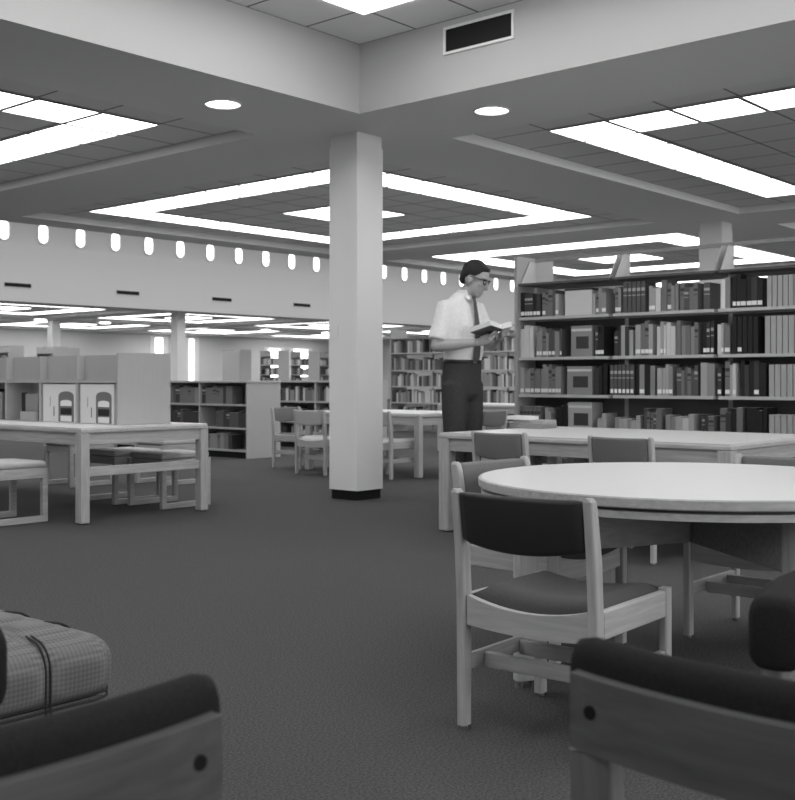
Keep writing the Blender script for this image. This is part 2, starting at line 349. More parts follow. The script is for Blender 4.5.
# ------------------------------------------------------------------ reading chairs
def make_chair():
    t = thing('reading_chair', '', 'chair')
    w = .222
    def post(sx):
        mb = MB(); rings = []
        for z, y, ww, dd in ((.012,0,.029,.04),(.40,0,.031,.046),(.55,-.010,.031,.046),(.69,-.030,.030,.04),(.715,-.036,.03,.034),(.725,-.038,.02,.024)):
            rings.append([(sx*w + a, y + b, z) for a, b in rrect(ww, dd, .007, 2)])
        return mb.loft(rings)
    for sx in (-1, 1):
        o = post(sx).build('back_leg', 'wz', t); MB().cyl((sx*w,0), .012, 0, .012, 10).build('glide', 'metal', o)
        fl = MB().loft([[(sx*w+a, .442+b, z) for a, b in rrect(.030, .04, .006, 2)] for z in (.012, .412)]).build('front_leg', 'wz', t)
        MB().cyl((sx*w,.442), .012, 0, .012, 10).build('glide', 'metal', fl)
        MB().box(sx*w-.013, sx*w+.013, .024, .421, .325, .405).bevel(.004, 1).build('side_rail', 'wy', t)
        MB().box(sx*w-.010, sx*w+.010, .024, .421, .175, .222).bevel(.003, 1).build('side_stretcher', 'wy', t)
    for y in (.10, .30): MB().box(-w+.011, w-.011, y-.010, y+.010, .168, .215).bevel(.003, 1).build('cross_stretcher', 'wx', t)
    for nme, yc in (('back_rail', 0.0), ('front_rail', .437)):
        rings = []
        for k in range(13):
            x = -w+.018 + (2*w-.036)*k/12; sag = .030*(1-(x/(w-.018))**2)
            rings.append([(x, yc-.012, .318-sag*.4), (x, yc+.012, .318-sag*.4), (x, yc+.012, .405-sag), (x, yc-.012, .405-sag)])
        MB().loft(rings).build(nme, 'wx', t)
    # seat: domed pad that dips between the rails
    NX, NY = 14, 12; mb = MB(); top = []; bot = []
    for j in range(NY+1):
        y = .016 + (.457-.016)*j/NY; rt, rb = [], []
        for i in range(NX+1):
            x = -.205 + .41*i/NX; e = min(1, (1-abs(x)/.205)*6+.0) ; ey = min(1, min(j, NY-j)/2.0)
            k = math.sqrt(max(0, min(e, ey)))
            sag = .026*(1-(x/.205)**2)
            rt.append((x, y, .404 - sag + .034*k)); rb.append((x, y, .398 - sag))
        top.append(rt); bot.append(rb)
    V = lambda p: mb.bm.verts.new(p)
    T = [[V(p) for p in r] for r in top]; B = [[V(p) for p in r] for r in bot]
    for j in range(NY):
        for i in range(NX):
            mb.bm.faces.new((T[j][i],T[j][i+1],T[j+1][i+1],T[j+1][i])); mb.bm.faces.new((B[j][i],B[j+1][i],B[j+1][i+1],B[j][i+1]))
    for i in range(NX):
        mb.bm.faces.new((B[0][i],B[0][i+1],T[0][i+1],T[0][i])); mb.bm.faces.new((B[NY][i],T[NY][i],T[NY][i+1],B[NY][i+1]))
    for j in range(NY):
        mb.bm.faces.new((B[j][0],T[j][0],T[j+1][0],B[j+1][0])); mb.bm.faces.new((B[j][NX],B[j+1][NX],T[j+1][NX],T[j][NX]))
    mb.build('seat', 'seatfab', t, True)
    # curved upholstered back between the posts
    rings = []
    for k in range(17):
        x = -.203 + .406*k/16; q = 1-(x/.203)**2; rings.append([])
        zc, hh = .645 - .012*q, .148 + .020*q
        edge = .7 if k in (0, 16) else 1
        for a, b in rrect(.036*edge, hh*(.96 if k in (0,16) else 1), .014*edge, 4):
            z = zc + b; y = -.008 - .035*max(0, (z-.45)/.275)**1.3 - .026*q + a; rings[-1].append((x, y, z))
    MB().loft(rings).build('backrest', 'vinyl', t, True)
    return t
chair0 = make_chair(); chair_used = [False]
def chair(r, d, fr, fd, label, group=None, uv=None, fuv=None, mats=None):
    o = dup(chair0) if chair_used[0] else chair0
    chair_used[0] = True
    loc = Vector((uv[0], uv[1], 0)) if uv else W(r, d)
    rz = math.atan2(-fuv[0], fuv[1]) if fuv else facing(fr, fd)
    place(o, label, loc, rz, group)
    return o
def recolor(o, names, mat):
    for ch in o.children:
        if ch.name.split('.')[0] in names:
            ch.data = ch.data.copy(); ch.data.materials.clear(); ch.data.materials.append(M[mat])
rt = 'chairs at the round table'
c_front = chair(.375, 3.21, .62, .78, 'wooden armless chair with black vinyl back and dark seat pulled out from the round table', rt)
c_left = chair(.412, 4.54, .72, -.69, 'wooden chair with grey back tucked at the far left of the round table', rt)
c_right = chair(1.645, 4.71, -.66, -.75, 'wooden chair at the far right of the round table, its legs seen beneath', rt)
recolor(c_left, ('backrest',), 'greyfab'); recolor(c_right, ('backrest',), 'greyfab')
t2 = 'chairs along the long reading table'
for n, v in enumerate((4.10, 3.24)):
    o = chair(0,0,0,0, ('grey backed chair at the left end of the long table, seen from behind', 'grey backed chair at the middle of the long table, seen from behind')[n], t2, uv=(5.70, v), fuv=(1, 0))
    recolor(o, ('backrest',), 'greyfab'); o.scale = (.88, 1, 1)
tm = 'chairs at the table behind the column'
for uv, fuv, lb in (((9.2,9.78),(0,-1),'pale wooden chair at the left end of the table behind the column'),
                    ((8.58,8.75),(1,0),'pale wooden chair on the near side of the far table, left of the column'),
                    ((8.70,7.90),(1,0),'pale wooden chair on the near side of the far table, right of the column'),
                    ((9.62,7.06),(0,1),'pale wooden chair at the right end of the far table beside the man')):
    o = chair(0,0,0,0, lb, tm, uv=uv, fuv=fuv); recolor(o, ('backrest','seat'), 'padfab' if 'near side' in lb else 'greyfab')

# ------------------------------------------------------------------ lounge chairs with a padded rail back
def make_lounge():
    t = thing('lounge_chair', '', 'chair'); w = .225
    def cv(x): return -.035*(1-(x/.25)**2)
    for sx in (-1, 1):
        MB().loft([[(sx*w+a, b+y, z) for a, b in rrect(.058, .034, .005, 2)] for z, y in ((0,.03),(.42,.012),(.60,.0))]).build('back_leg', 'wbackz', t)
        MB().loft([[(sx*w+a, .46+b, z) for a, b in rrect(.045, .045, .005, 2)] for z in (0, .36)]).build('front_leg', 'wz', t)
        MB().box(sx*w-.014, sx*w+.014, .035, .437, .29, .36).bevel(.004,1).build('side_rail', 'wy', t)
    MB().box(-w+.0235, w-.0235, .45, .475, .29, .36).bevel(.004,1).build('front_rail', 'wx', t)
    rings = []
    for k in range(21):
        x = -.247 + .494*k/20; y = cv(x); rings.append([(x, y-.022, .605), (x, y-.003, .605), (x, y-.003, .695), (x, y-.022, .695)])
    bd = MB().loft(rings).build('back_board', 'walnut', t)  # back board and back legs are darker than the rest of the frame
    for sx in (-1, 1): 
        q = MB(); q.tube([(sx*.212, cv(.212)-.0245, .655), (sx*.212, cv(.212)-.0205, .655)], [.0085,.0085], 14); q.build('bolt', 'black', bd)
    rings = []
    for k in range(25):
        x = -.266 + .532*(0,.25,1,*range(2,21),21,21.75,22)[k]/22; y = cv(min(max(x,-.25),.25))+.025; e = {0:.72,24:.72,1:.93,23:.93}.get(k, 1)
        rings.append([(x, y+a, .668 + b) for a, b in rrect(.050*e, .125*e, .024*e, 5)])
    MB().loft(rings).build('back_pad', 'navy', t, True)
    MB().box(-.208,.208,.06,.455,.362,.452).bevel(.022,3).build('seat_pad', 'loungeseat', t, True)
    MB().box(-.19,.19,.04,.06,.31,.36).build('back_rail', 'wx', t)
    return t
lg = 'lounge chairs in the foreground'
l0 = make_lounge()
place(l0, 'dark padded wooden chair back cropped by the lower right corner, bolt showing', W(.408, 1.20), facing(.67,.743), lg)
def lounge(r, d, fr, fd, lb): return place(dup(l0), lb, W(r, d), facing(fr, fd), lg)
lounge(-.378, 1.02, -.70, .71, 'dark padded wooden chair back cropped by the lower left corner, bolt showing')
lc1 = lounge(.735, 1.94, .8, -.6, 'dark padded chair end at the right edge below the round table')
lc2 = lounge(-.775, 1.41, -.55, .83, 'sliver of a dark padded chair at the left edge beside the checked ottoman')
def full_pad():                          # these two are upholstered on both faces of the back rail
    rings = []
    for k in range(25):
        x = -.266 + .532*(0,.25,1,*range(2,21),21,21.75,22)[k]/22; y = -.035*(1-(min(max(x,-.25),.25)/.25)**2)+.008
        e = {0:.72,24:.72,1:.93,23:.93}.get(k, 1)
        rings.append([(x, y+a, .652 + b) for a, b in rrect(.085*e, .116*e, .028*e, 5)])
    return MB().loft(rings)
for c_ in (lc1, lc2):
    for ch in list(c_.children):
        if ch.name.startswith(('back_pad', 'back_board')):
            for g_ in list(ch.children): bpy.data.objects.remove(g_)
            bpy.data.objects.remove(ch)
    full_pad().build('back_pad', 'navy', c_, True)

# ------------------------------------------------------------------ tufted ottoman
def make_ottoman():
    t = thing('tufted_ottoman', 'low checked tufted ottoman with seamed square cushions at the left edge', 'ottoman', (1.60, 2.31, 0))
    q, nq, n = .19, 4, 10                                  # panels run -U and +V from the near right corner
    S = q*nq
    def prof(s):                                           # 0 at a seam, 1 in the middle of a panel
        f = (s/q) % 1.0
        return (1-(2*f-1)**4)
    def block(z0, z1, amp, cap, name):
        mb = MB(); N = nq*n; HN = 10
        # superellipse shell: rows from bottom to top edge, then the lid as a grid
        def side_pts(z, inset, zn):
            pts = []
            for side in range(4):
                for i in range(N):
                    s = S*i/N; b = prof(s)*zn*amp; r = .06
                    if side == 0: x, y = -S+s, 0-b*1
                    elif side == 1: x, y = 0+b, s
                    elif side == 2: x, y = -s, S+b
                    else: x, y = -S-b, S-s
                    pts.append([x, y, z])
            out = []
            for x, y, zz in pts:                           # round the plan corners
                cx, cy = -S/2, S/2; dx, dy = (x-cx)/(S/2), (y-cy)/(S/2)
                m = max(abs(dx), abs(dy), 1e-6); p = (abs(dx)**16+abs(dy)**16)**(1/16)
                k = m/p*(1-inset/(S/2)) if p > 0 else 1
                out.append((cx+dx*k*S/2, cy+dy*k*S/2, zz))
            return out
        rows = []
        for j in range(HN+1):
            h = j/HN; zn = math.sin(PI*min(max(h,.0),1))**.5 if 0 < h < 1 else 0
            R = .062
            z = z0 + (z1-z0)*h; ins = 0
            if cap and z > z1-R: a = (z-(z1-R))/R; ins = R*(1-math.sqrt(max(0,1-a*a)))
            if h < .18: ins = max(ins, .012*(1-h/.18)**2)
            if not cap and h > .82: ins = max(ins, .012*((h-.82)/.18)**2)
            rows.append(side_pts(z, ins, zn))
        mb.loft(rows, cap=False)
        mb.bm.faces.new([mb.bm.verts.new(p) for p in reversed(rows[0])])
        if not cap: mb.bm.faces.new([mb.bm.verts.new(p) for p in rows[-1]])
        o = mb.build(name, 'tuft', t, True)
        return o
    block(.04, .272, .010, False, 'base_cushion'); block(.276, .416, .014, True, 'top_cushion')
    # quilted lid
    mb = MB(); N = nq*n; g = []
    e = S-.045
    for j in range(N+1):
        row = []
        for i in range(N+1):
            s, u = S*i/N, S*j/N
            x, y = -S/2 + (s-S/2)*.985*(S-.10)/S, S/2 + (u-S/2)*.985*(S-.10)/S
            edge = min(i, j, N-i, N-j)/N
            row.append(mb.bm.verts.new((x, y, .409 + .030*min(1, edge*9)**.5*(.35+.65*(prof(s)*prof(u))**.5))))
        g.append(row)
    for j in range(N):
        for i in range(N): mb.bm.faces.new((g[j][i], g[j][i+1], g[j+1][i+1], g[j+1][i]))
    mb.build('quilted_top', 'tuft', t, True)
    # piping: two fine cords round the waist and up the panel seams
    mb = MB(); cr = .06
    def loop(e):
        pts = []
        for cx, cy, a0 in ((-cr,S-cr,0),(-S+cr,S-cr,90),(-S+cr,cr,180),(-cr,cr,270)):
            for k in range(5): pts.append((cx+(cr+e)*math.cos(math.radians(a0+22.5*k)), cy+(cr+e)*math.sin(math.radians(a0+22.5*k))))
        return pts + pts[:1]
    for zz in (.268, .282):
        mb.tube([(x, y, zz) for x, y in loop(.001)], [.003]*21, 6)
    for k in range(1, nq):
        prf = [(-.004,.05),(-.004,.20)] + [(.062*(1-math.cos(A)) - .004*math.cos(A), .354+.062*math.sin(A)+.004*math.sin(A)) for A in (0,.3,.6,.9,1.2)]
        prf += [(.075,.4235),(.15,.4245),(S-.15,.4245),(S-.075,.4235)]
        for dx in (-.006, .006):
            mb.tube([(-q*k+dx, y, z) for y, z in prf], [.0026]*len(prf), 6)
            mb.tube([(-y, q*k+dx, z) for y, z in prf], [.0026]*len(prf), 6)
    mb.build('piping', 'seam', t)
    MB().box(-S+.06,-.06,.06,S-.06,0,.04).build('plinth', 'black', t)
    t.scale = (1, 1, 1.04)
make_ottoman()

# ------------------------------------------------------------------ round table
def round_table():
    c = W(1.085, 4.09)
    t = thing('round_table', 'large round table with white top, wooden rim and crossed wooden beams below', 'table', c, facing(-.13,.69))
    R = .785
    MB().lathe((0,0), [(R-.03,.6895),(R-.004,.6895),(R-.004,.690),(.001,.690)][::-1] if 0 else [(.01,.676),(R-.012,.676),(R-.012,.690),(.01,.690)], 96).build('table_top', 'laminate', t)
    MB().loft([[(r*math.cos(2*PI*k/96), r*math.sin(2*PI*k/96), z) for k in range(96)] for r, z in ((R-.011,.6895),(R-.003,.6895),(R,.686),(R,.660),(R-.004,.656),(R-.03,.656),(R-.03,.675))], cap=False).build('rim', 'wx', t)
    MB().lathe((0,0), [(.01,.646),(R-.035,.646),(R-.035,.676),(.01,.676)], 64).build('sub_top', 'steeld', t)
    MB().loft([[(r*math.cos(2*PI*k/96), r*math.sin(2*PI*k/96), z) for k in range(96)] for r, z in ((R-.07,.646),(R-.010,.646),(R-.010,.623),(R-.07,.623),(R-.07,.646))], cap=False).build('lower_rim', 'wx', t)
    for k in range(4):
        a = math.radians((13, 90, 193, 270)[k]); m = Matrix.Rotation(a, 4, 'Z'); ru = .715
        leg = MB(); leg.box(ru-.055, ru+.03, -.02, .02, .02, .623).bevel(.005, 1); bmesh.ops.transform(leg.bm, matrix=m, verts=leg.bm.verts)
        lo_ = leg.build('leg', 'wz', t)
        gl = MB()
        for q in (-.04, .015): gl.cyl((ru+q, 0), .014, 0, .02, 10)
        bmesh.ops.transform(gl.bm, matrix=m, verts=gl.bm.verts); gl.build('glide', 'metal', lo_)
    b1 = MB(); b1.box(-.659,.659,-.02,.02,.455,.622).bevel(.004,1); bmesh.ops.transform(b1.bm, matrix=Matrix.Rotation(math.radians(13), 4, 'Z'), verts=b1.bm.verts); b1.build('beam', 'wx', t)
    for s in (-1, 1):
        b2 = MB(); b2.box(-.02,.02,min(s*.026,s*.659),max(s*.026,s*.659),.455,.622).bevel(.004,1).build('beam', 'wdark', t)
round_table()

# ------------------------------------------------------------------ rectangular tables
def rect_table(name, label, u0, u1, v0, v1, z, leg=.085, top='lam2', inset=0.0, ap=.085):
    t = thing(name, label, 'table', (u0, v0, 0)); a, b = u1-u0, v1-v0
    MB().box(.006, a-.006, .006, b-.006, z-.012, z).build('table_top', top, t)
    fr = MB(); fr.box(0,a,0,b,z-.038,z-.0125).bevel(.004,1).build('edge_band', 'wy', t)
    ft = MB(); k = .02+inset
    for q in ((k,k+.025,leg,b-leg),(a-k-.025,a-k,leg,b-leg),(leg,a-leg,k,k+.025),(leg,a-leg,b-k-.025,b-k)): ft.box(q[0],q[1],q[2],q[3],z-.038-ap,z-.038, 1 if q[1]-q[0] > .1 else 0)
    ft.build('apron', ['wy', 'wx'], t)
    for x in (inset, a-leg-inset):
        for y in (inset, b-leg-inset):
            MB().box(x, x+leg, y, y+leg, .012, z-.0385).bevel(.004,1).build('leg', 'wz', t)
            l = t.children[-1] if False else None
    return t
rect_table('reading_table', 'long white topped reading table between the round table and the tall bookcase', 5.98, 7.42, 2.71, 4.84, .685, .085, 'laminate')
rect_table('study_table', 'wooden study table carrying the book display in the left middle ground', 4.53, 5.70, 6.98, 10.8, .702, .075, 'lam2')
st_ = [o for o in C.objects if o.name == 'study_table'][0]
MB().box(.076, 1.094, .02, .055, .345, .415).bevel(.004,1).build('stretcher', 'wx', st_)
rect_table('library_table', 'white topped table standing behind the white column', 9.0, 10.15, 7.55, 9.28, .69, .07, 'laminate')
rect_table('library_table', 'farthest white topped table, seen past the man elbow behind the column', 12.7, 13.8, 8.6, 10.3, .70, .07, 'laminate')

# ------------------------------------------------------------------ bench stools
def make_stool():
    t = thing('bench_stool', '', 'stool'); w, d = .25, .22        # long in x, deep in y
    for sy in (-1, 1):
        mb = MB()
        mb.box(-w, w, sy*d-.02, sy*d+.02, 0, .045); mb.box(-w, w, sy*d-.02, sy*d+.02, .325, .40)
        for sx in (-1, 1): mb.box(sx*w-.022*(1+sx), sx*w+.022*(1-sx), sy*d-.02, sy*d+.02, .045, .325)
        mb.bevel(.003,1); mb.build('sled_frame', 'wx', t)
    for sx in (-1, 1): MB().box(sx*(w-.03)-.012, sx*(w-.03)+.012, -d+.021, d-.021, .335, .395).build('cross_rail', 'wy', t)
    MB().box(-w+.005, w-.005, -d-.012, d+.012, .401, .45).bevel(.02,3).build('cushion', 'padfab', t, True)
    return t
s0 = make_stool(); sg = 'bench stools around the study table'
place(s0, 'low cushioned bench stool with sled legs at the left edge before the study table', (4.26, 7.62, 0), 0, sg)
for u, v, lb in ((5.77,7.58,'bench stool tucked under the right end of the study table'), (5.72,8.17,'second bench stool along the far side of the study table'),
                 (7.0,9.2,'lone bench stool on the carpet behind the study table, near the low bookcase'),
                 (6.3,9.75,'bench stool behind the study table, left of the lone one'), (4.24,8.75,'bench stool at the near side of the study table, behind the leftmost one')):
    place(dup(s0), lb, (u, v, 0), 0, sg)

# ------------------------------------------------------------------ display unit on the study table
T = .702
t = thing('book_display', 'open wooden book display unit with end panel standing on the study table', 'shelf', (5.03, 7.27, T))
ys = [0, .545, 1.09, 1.635, 2.18, 2.725]
MB().box(0,.50,-.024,0,0.001,.560).bevel(.003,1).build('end_panel', 'panel', t)
for n, y in enumerate(ys[1:]): MB().box(0,.50,y-.012,y+.012,0.001,.545).build('divider', 'panel', t)
MB().box(.002,.498,.0005,ys[-1]-.0125,.325,.343).build('shelf', 'panel', t) if 0 else None
for a, b in zip(ys, ys[1:]):
    lo_, hi_ = a+(.0005 if a == 0 else .0125), b-.0125
    MB().box(.0,.50,lo_,hi_,.325,.347).build('shelf', 'panel', t)
    MB().box(.25,.262,lo_,hi_,.001,.324).build('back_panel', 'panel', t)
    MB().box(.07,.082,lo_,hi_,.348,.545).build('upper_panel', 'panel', t)
    MB().box(.082,.30,lo_+(hi_-lo_)*.42,lo_+(hi_-lo_)*.42+.01,.348,.53).build('upper_fin', 'panel', t)
def display_book(v0, v1, lb):
    # tall white box cover with a dark arched opening, pale dome and black base printed on the front (faces -U)
    b = thing('picture_box', lb, 'book box', (5.042, v0, T+.001)); w = v1-v0
    MB().box(0,.20,0,w,0,.315).bevel(.003,1).build('box', 'white', b)
    def arch(y0, y1, z0, z1, x, mat, nm, par):
        r = (y1-y0)/2; pts = [(x, y0, z0), (x, y1, z0)]
        rr = min(r, z1-z0); 
        for k in range(13):
            a = PI*k/12; pts.append((x, (y0+y1)/2 + r*math.cos(a)*(1), z1-rr*.35 + rr*.35*math.sin(a)))
        return MB().quad(pts).build(nm, mat, par)
    c0 = w*.06; c1 = w*.52
    a_ = arch(c0, c1, .006, .255, -.0008, 'tone3', 'printed_arch', b)
    arch(c0+.03, c1-.03, .135, .185, -.0014, 'label', 'printed_dome', a_)
    MB().quad([(-.0014,c0+.03,.065),(-.0014,c1-.03,.065),(-.0014,c1-.03,.118),(-.0014,c0+.03,.118)]).build('printed_band', 'tone0', a_)
    MB().quad([(-.0014,c0+.03,.01),(-.0014,c1-.03,.01),(-.0014,c1-.03,.055),(-.0014,c0+.03,.055)]).build('printed_band', 'label', a_)
    MB().quad([(-.0008,w*.64,.05),(-.0008,w*.67,.05),(-.0008,w*.67,.13),(-.0008,w*.64,.13)]).build('printed_mark', 'tone3', b)
    MB().quad([(-.0008,w*.76,.13),(-.0008,w*.78,.13),(-.0008,w*.78,.21),(-.0008,w*.76,.21)]).build('printed_mark', 'tone4', b)
display_book(7.32, 7.78, 'white picture box with dark arch in the display cubby beside the end panel')
display_book(7.84, 8.33, 'white picture box with dark arch in the second display cubby from the end panel')
def flat_book(name, lb, loc, sx, sy, sz, tone, rz=0, grp=None):
    o = MB().box(0,sx,0,sy,0,sz, 0).bevel(.002,1)
    b = o.build(name, tone); b.location = loc; b.rotation_euler = (0,0,rz); return tag(b, lb, 'book', grp)
flat_book('magazine', 'magazine with a dark cover standing in the third display cubby', (5.05,8.42,T+.001), .03,.20,.23, 'tone4')
flat_book('magazine', 'black book leaning beside the magazine in the third display cubby', (5.05,8.63,T+.001), .03,.05,.24, 'tone0')
flat_book('magazine', 'pale pamphlet lying before the magazine in the third display cubby', (5.012,8.40,T+.001), .03,.24,.08, 'tone5')
for n in range(4): flat_book('magazine', 'dark magazine in the leftmost display cubby, %s of the row' % ORD[n], (5.06,8.92+.1*n,T+.001), .12,.07,.27-.03*(n%2), ('tone1','tone4','tone0','tone2')[n], 0, 'magazines in the leftmost cubby')
flat_book('hardback_book', 'grey book at the bottom of the small stack on the long reading table', (6.95,4.62,.686), .22,.28,.03, 'tone4', .1)
flat_book('hardback_book', 'pale book in the middle of the small stack on the long reading table', (6.96,4.63,.717), .20,.26,.03, 'tone5', .05)
flat_book('hardback_book', 'white pad on top of the small stack on the long reading table', (6.93,4.74,.748), .14,.2,.03, 'label', 0)

# ------------------------------------------------------------------ the tall bookcase
XF = 8.05; VL = 5.63; SEC = .92; DEP = .25
ZB = [.08, .275, .60, .925, 1.248, 1.598, 1.895]
def x2v(x, U=XF):
    k = (x-397.5)/1110; return U*(.6574-.7536*k)/(.7536+.6574*k)
bc = thing('tall_bookcase', 'tall open steel bookcase crowded with books behind the long reading table', 'bookcase', (XF, 0, 0))
vs = [VL-.02-SEC*k for k in range(5)]
MB().box(-.02,.56,VL-.018,VL+.012,0,2.135).bevel(.003,1).build('end_panel', 'steel', bc)
for n, v in enumerate(vs[1:]): MB().box(.26,.29,v-.018,v+.018,0,2.135).build('post', 'steel', bc)
for k in range(4):
    a, b = vs[k+1]+.019, vs[k]-.001 if k == 0 else vs[k]-.019
    for zi, z in enumerate(ZB[:-1]):
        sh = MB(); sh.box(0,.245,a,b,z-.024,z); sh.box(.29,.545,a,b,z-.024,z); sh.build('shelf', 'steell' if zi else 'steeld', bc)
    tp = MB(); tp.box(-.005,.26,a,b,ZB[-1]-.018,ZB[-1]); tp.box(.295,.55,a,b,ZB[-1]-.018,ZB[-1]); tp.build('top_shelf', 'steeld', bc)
    MB().box(.262,.288,a,b,ZB[0],1.57).build('back_panel', 'steeld', bc)  # dark sheet added to keep the gaps behind the books dark
    MB().box(.26,.29,a,b,2.105,2.135).build('top_rail', 'steel', bc)
    for v in (b-.012, a+.006):
        br = MB(); br.bm.faces.new([br.bm.verts.new(p) for p in ((.02,v,ZB[-1]+.001),(.25,v,ZB[-1]+.001),(.25,v,2.10),(.16,v,2.10))])
        ex = bmesh.ops.extrude_face_region(br.bm, geom=br.bm.faces[:]); bmesh.ops.translate(br.bm, vec=(0,.005,0), verts=[e for e in ex['geom'] if isinstance(e, bmesh.types.BMVert)])
        br.build('bracket', 'steell', bc)
TN = ['black','charcoal','dark grey','mid grey','grey','light grey','pale']
shelfname = {5:'top', 4:'second', 3:'third', 2:'fourth', 1:'lowest'}
BOOKS = []
def nth(n): return '%d%s' % (n, 'th' if 10 < n % 100 < 14 else {1:'st',2:'nd',3:'rd'}.get(n % 10, 'th'))
meshes = {}
counter = {}
rng = random.Random(11)
def one_book(loc, wd, hh, dp, tone, lab, label, group, lean=0, facex=-1):
    key = (round(wd,3), round(hh,2), round(dp,2), tone)
    if key in meshes:
        o = bpy.data.objects.new('book', meshes[key]); C.objects.link(o)
    else:
        mb = MB(); mb.box(0,dp,0,wd,0,hh); 
        mb.bm.faces.ensure_lookup_table()
        mb.bm.faces[1].material_index = 1            # page tops
        if tone in (2,3,1) and rng.random() < .5:    # darker title bands across the spine
            mb.box(-.0006,.0,0.001,wd-.001,hh*.70,hh*.80,2); mb.box(-.0006,.0,.001,wd-.001,hh*.55,hh*.58,2)
        o = mb.build('book', ['tone%d'%tone, 'paper', 'tone5' if tone < 3 else 'tone1']); meshes[key] = o.data
    o.location = loc; tag(o, label, 'book', group)
    if lab:
        l = MB().box(-.0012,0,.002,wd-.002,.018,.05).build('spine_label', 'label', o)
        l['label'] = 'white call number label'
    return o
def fill(si, x0, x1, tones, hmax, wmin=.022, wmax=.045, lab=.5, set_=False, dep=.19):
    """books from image column x0 to x1 of one shelf: fills the matching stretch of the shelf"""
    z = ZB[si]; gap = ZB[si+1]-.024-z
    v1, v0 = x2v(x0), x2v(x1)
    v1 = min(v1, VL-.022)
    wd0 = rng.uniform(wmin, wmax); h0 = hmax*gap; tone0 = rng.choice(tones)
    v = v1
    while True:
        wd = wd0 if set_ else round(rng.uniform(wmin, wmax)*200)/200
        wd = round(wd, 3)
        if v - wd < v0: break
        hh = h0 if set_ else gap*rng.uniform(hmax-.18, hmax)
        hh = round(hh, 2); tone = tone0 if set_ else rng.choice(tones)
        k = min(int((vs[0]-(v-wd/2))/SEC), 3); edge = vs[k+1]+.02
        if v - wd < edge < v: v = edge-.04; continue
        sec = ('left','middle','right','last')[k]; ky = (si, k); counter[ky] = counter.get(ky, 0)+1
        n = counter[ky]
        o = one_book((XF+.02+(0 if set_ else rng.uniform(0,.02)), v-wd, z+.0005), wd, hh, dep, tone, rng.random() < lab,
                 '%s book, %s from left on the %s shelf, %s bay of tall bookcase' % (TN[tone], nth(n), shelfname[si], sec),
                 'books on the %s shelf of the tall bookcase' % shelfname[si])
        BOOKS.append(o); v -= wd + (.007 if set_ else .0012)
D_, M_, L_ = (0,0,1), (2,3,3,4), (4,5,5)
fill(5, 518, 538, D_, .85, lab=.9); fill(5, 540, 561, (3,4,5,2), .86, lab=.5)
fill(5, 591, 605, (4,5,3), .80); fill(5, 606, 621, (4,3), .85); fill(5, 622, 646, (1,2), .92, .03,.034,.0, True); fill(5, 647, 660, (5,6), .85); fill(5, 660, 677, (3,4,1), .92)
fill(5, 678, 701, (2,3), .82, .03,.04, .2); fill(5, 702, 722, D_+(2,), .95, .035,.05,.5); fill(5, 723, 731, (4,), .93,.03,.04); fill(5, 731, 764, D_, .95, .03,.045,.7); fill(5, 766, 800, (5,), .84, .034,.035,0,True)
fill(4, 518, 534, (5,6), .90, .03,.06,.3); fill(4, 535, 561, (3,4,2), .82, lab=.8); fill(4, 593, 605, D_, .78, lab=.8); fill(4, 605, 633, (5,6,6,5,1), .78, lab=.3)
fill(4, 634, 654, (3,4,2,5), .86, lab=.7); fill(4, 655, 674, (5,6), .88); fill(4, 675, 700, (3,4), .84, .03,.04,.0); fill(4, 701, 715, (0,1), .82); fill(4, 716, 723, (5,6), .8); fill(4, 723, 731, (3,), .85, .04,.05,1); fill(4, 731, 760, D_, .86, .03,.036,.3,True); fill(4, 764, 800, (5,), .86, .038,.039,0,True)
fill(3, 518, 561, (4,5,4,3), .86, lab=1); fill(3, 593, 608, D_, .9, lab=.0); fill(3, 609, 633, (1,2), .85, .03,.031, 1, True); fill(3, 634, 655, (3,4,0,5), .86, lab=.4); fill(3, 656, 674, (5,4), .9, lab=.8)
fill(3, 675, 698, (2,3), .82, lab=.2); fill(3, 699, 715, (4,5), .9, .05,.06,.0); fill(3, 716, 723, D_, .88); fill(3, 723, 738, (5,3,6), .92); fill(3, 739, 765, D_, .95, .03,.05, .4); fill(3, 768, 800, (5,), .80, .038,.039,0,True)
fill(2, 518, 541, (3,), .72, .03,.031,0,True); fill(2, 543, 553, (5,), .75); fill(2, 554, 568, (0,), .85, .03,.04,.2); fill(2, 596, 641, (5,4,5,2), .58, lab=.3); fill(2, 642, 660, (2,3), .75)
fill(2, 664, 698, (5,6,4), .62, .04,.06, .1); fill(2, 700, 716, (3,1,2), .72); fill(2, 718, 744, (0,1,3), .8,.035,.05, .2); fill(2, 745, 766, D_, .85); fill(2, 768, 800, (5,), .62, .038,.039,0,True)
fill(1, 540, 574, (1,2), .8, .03,.04,1); fill(1, 652, 690, (0,1,2), .75, .03,.05,.6)
# pamphlet boxes in the left bay
for n, (si, tone, sz, lb) in enumerate(((5,'tone6',.21,'white'), (4,'tone4',.26,'grey'), (3,'tone4',.24,'picture covered grey'), (2,'tone5',.26,'banded pale'))):
    va, vb = x2v(590), x2v(563)
    b = thing('pamphlet_box', '%s pamphlet box on the %s shelf at the right of the left bay' % (lb, shelfname[si]), 'box', (XF+.03, va, ZB[si]+.001))
    if va < vs[1]+.02: b.location.y = vs[1]+.03; 
    w = vb-b.location.y-(0, .06, .02, .03)[n]
    MB().box(0,.18,0,w,0,sz).bevel(.003,1).build('box', tone, b)
    if n in (1,2,3):
        MB().box(-.001,0,w*.15,w*.75,sz*.25,sz*.65).build('printed_picture', 'tone1', b); MB().box(-.001,0,.004,w-.004,sz*.82,sz*.9).build('printed_band', 'tone6', b)
    else: MB().box(-.003,.183,-.002,w+.002,sz+.0005,sz+.016).build('lid', 'tone1', b)

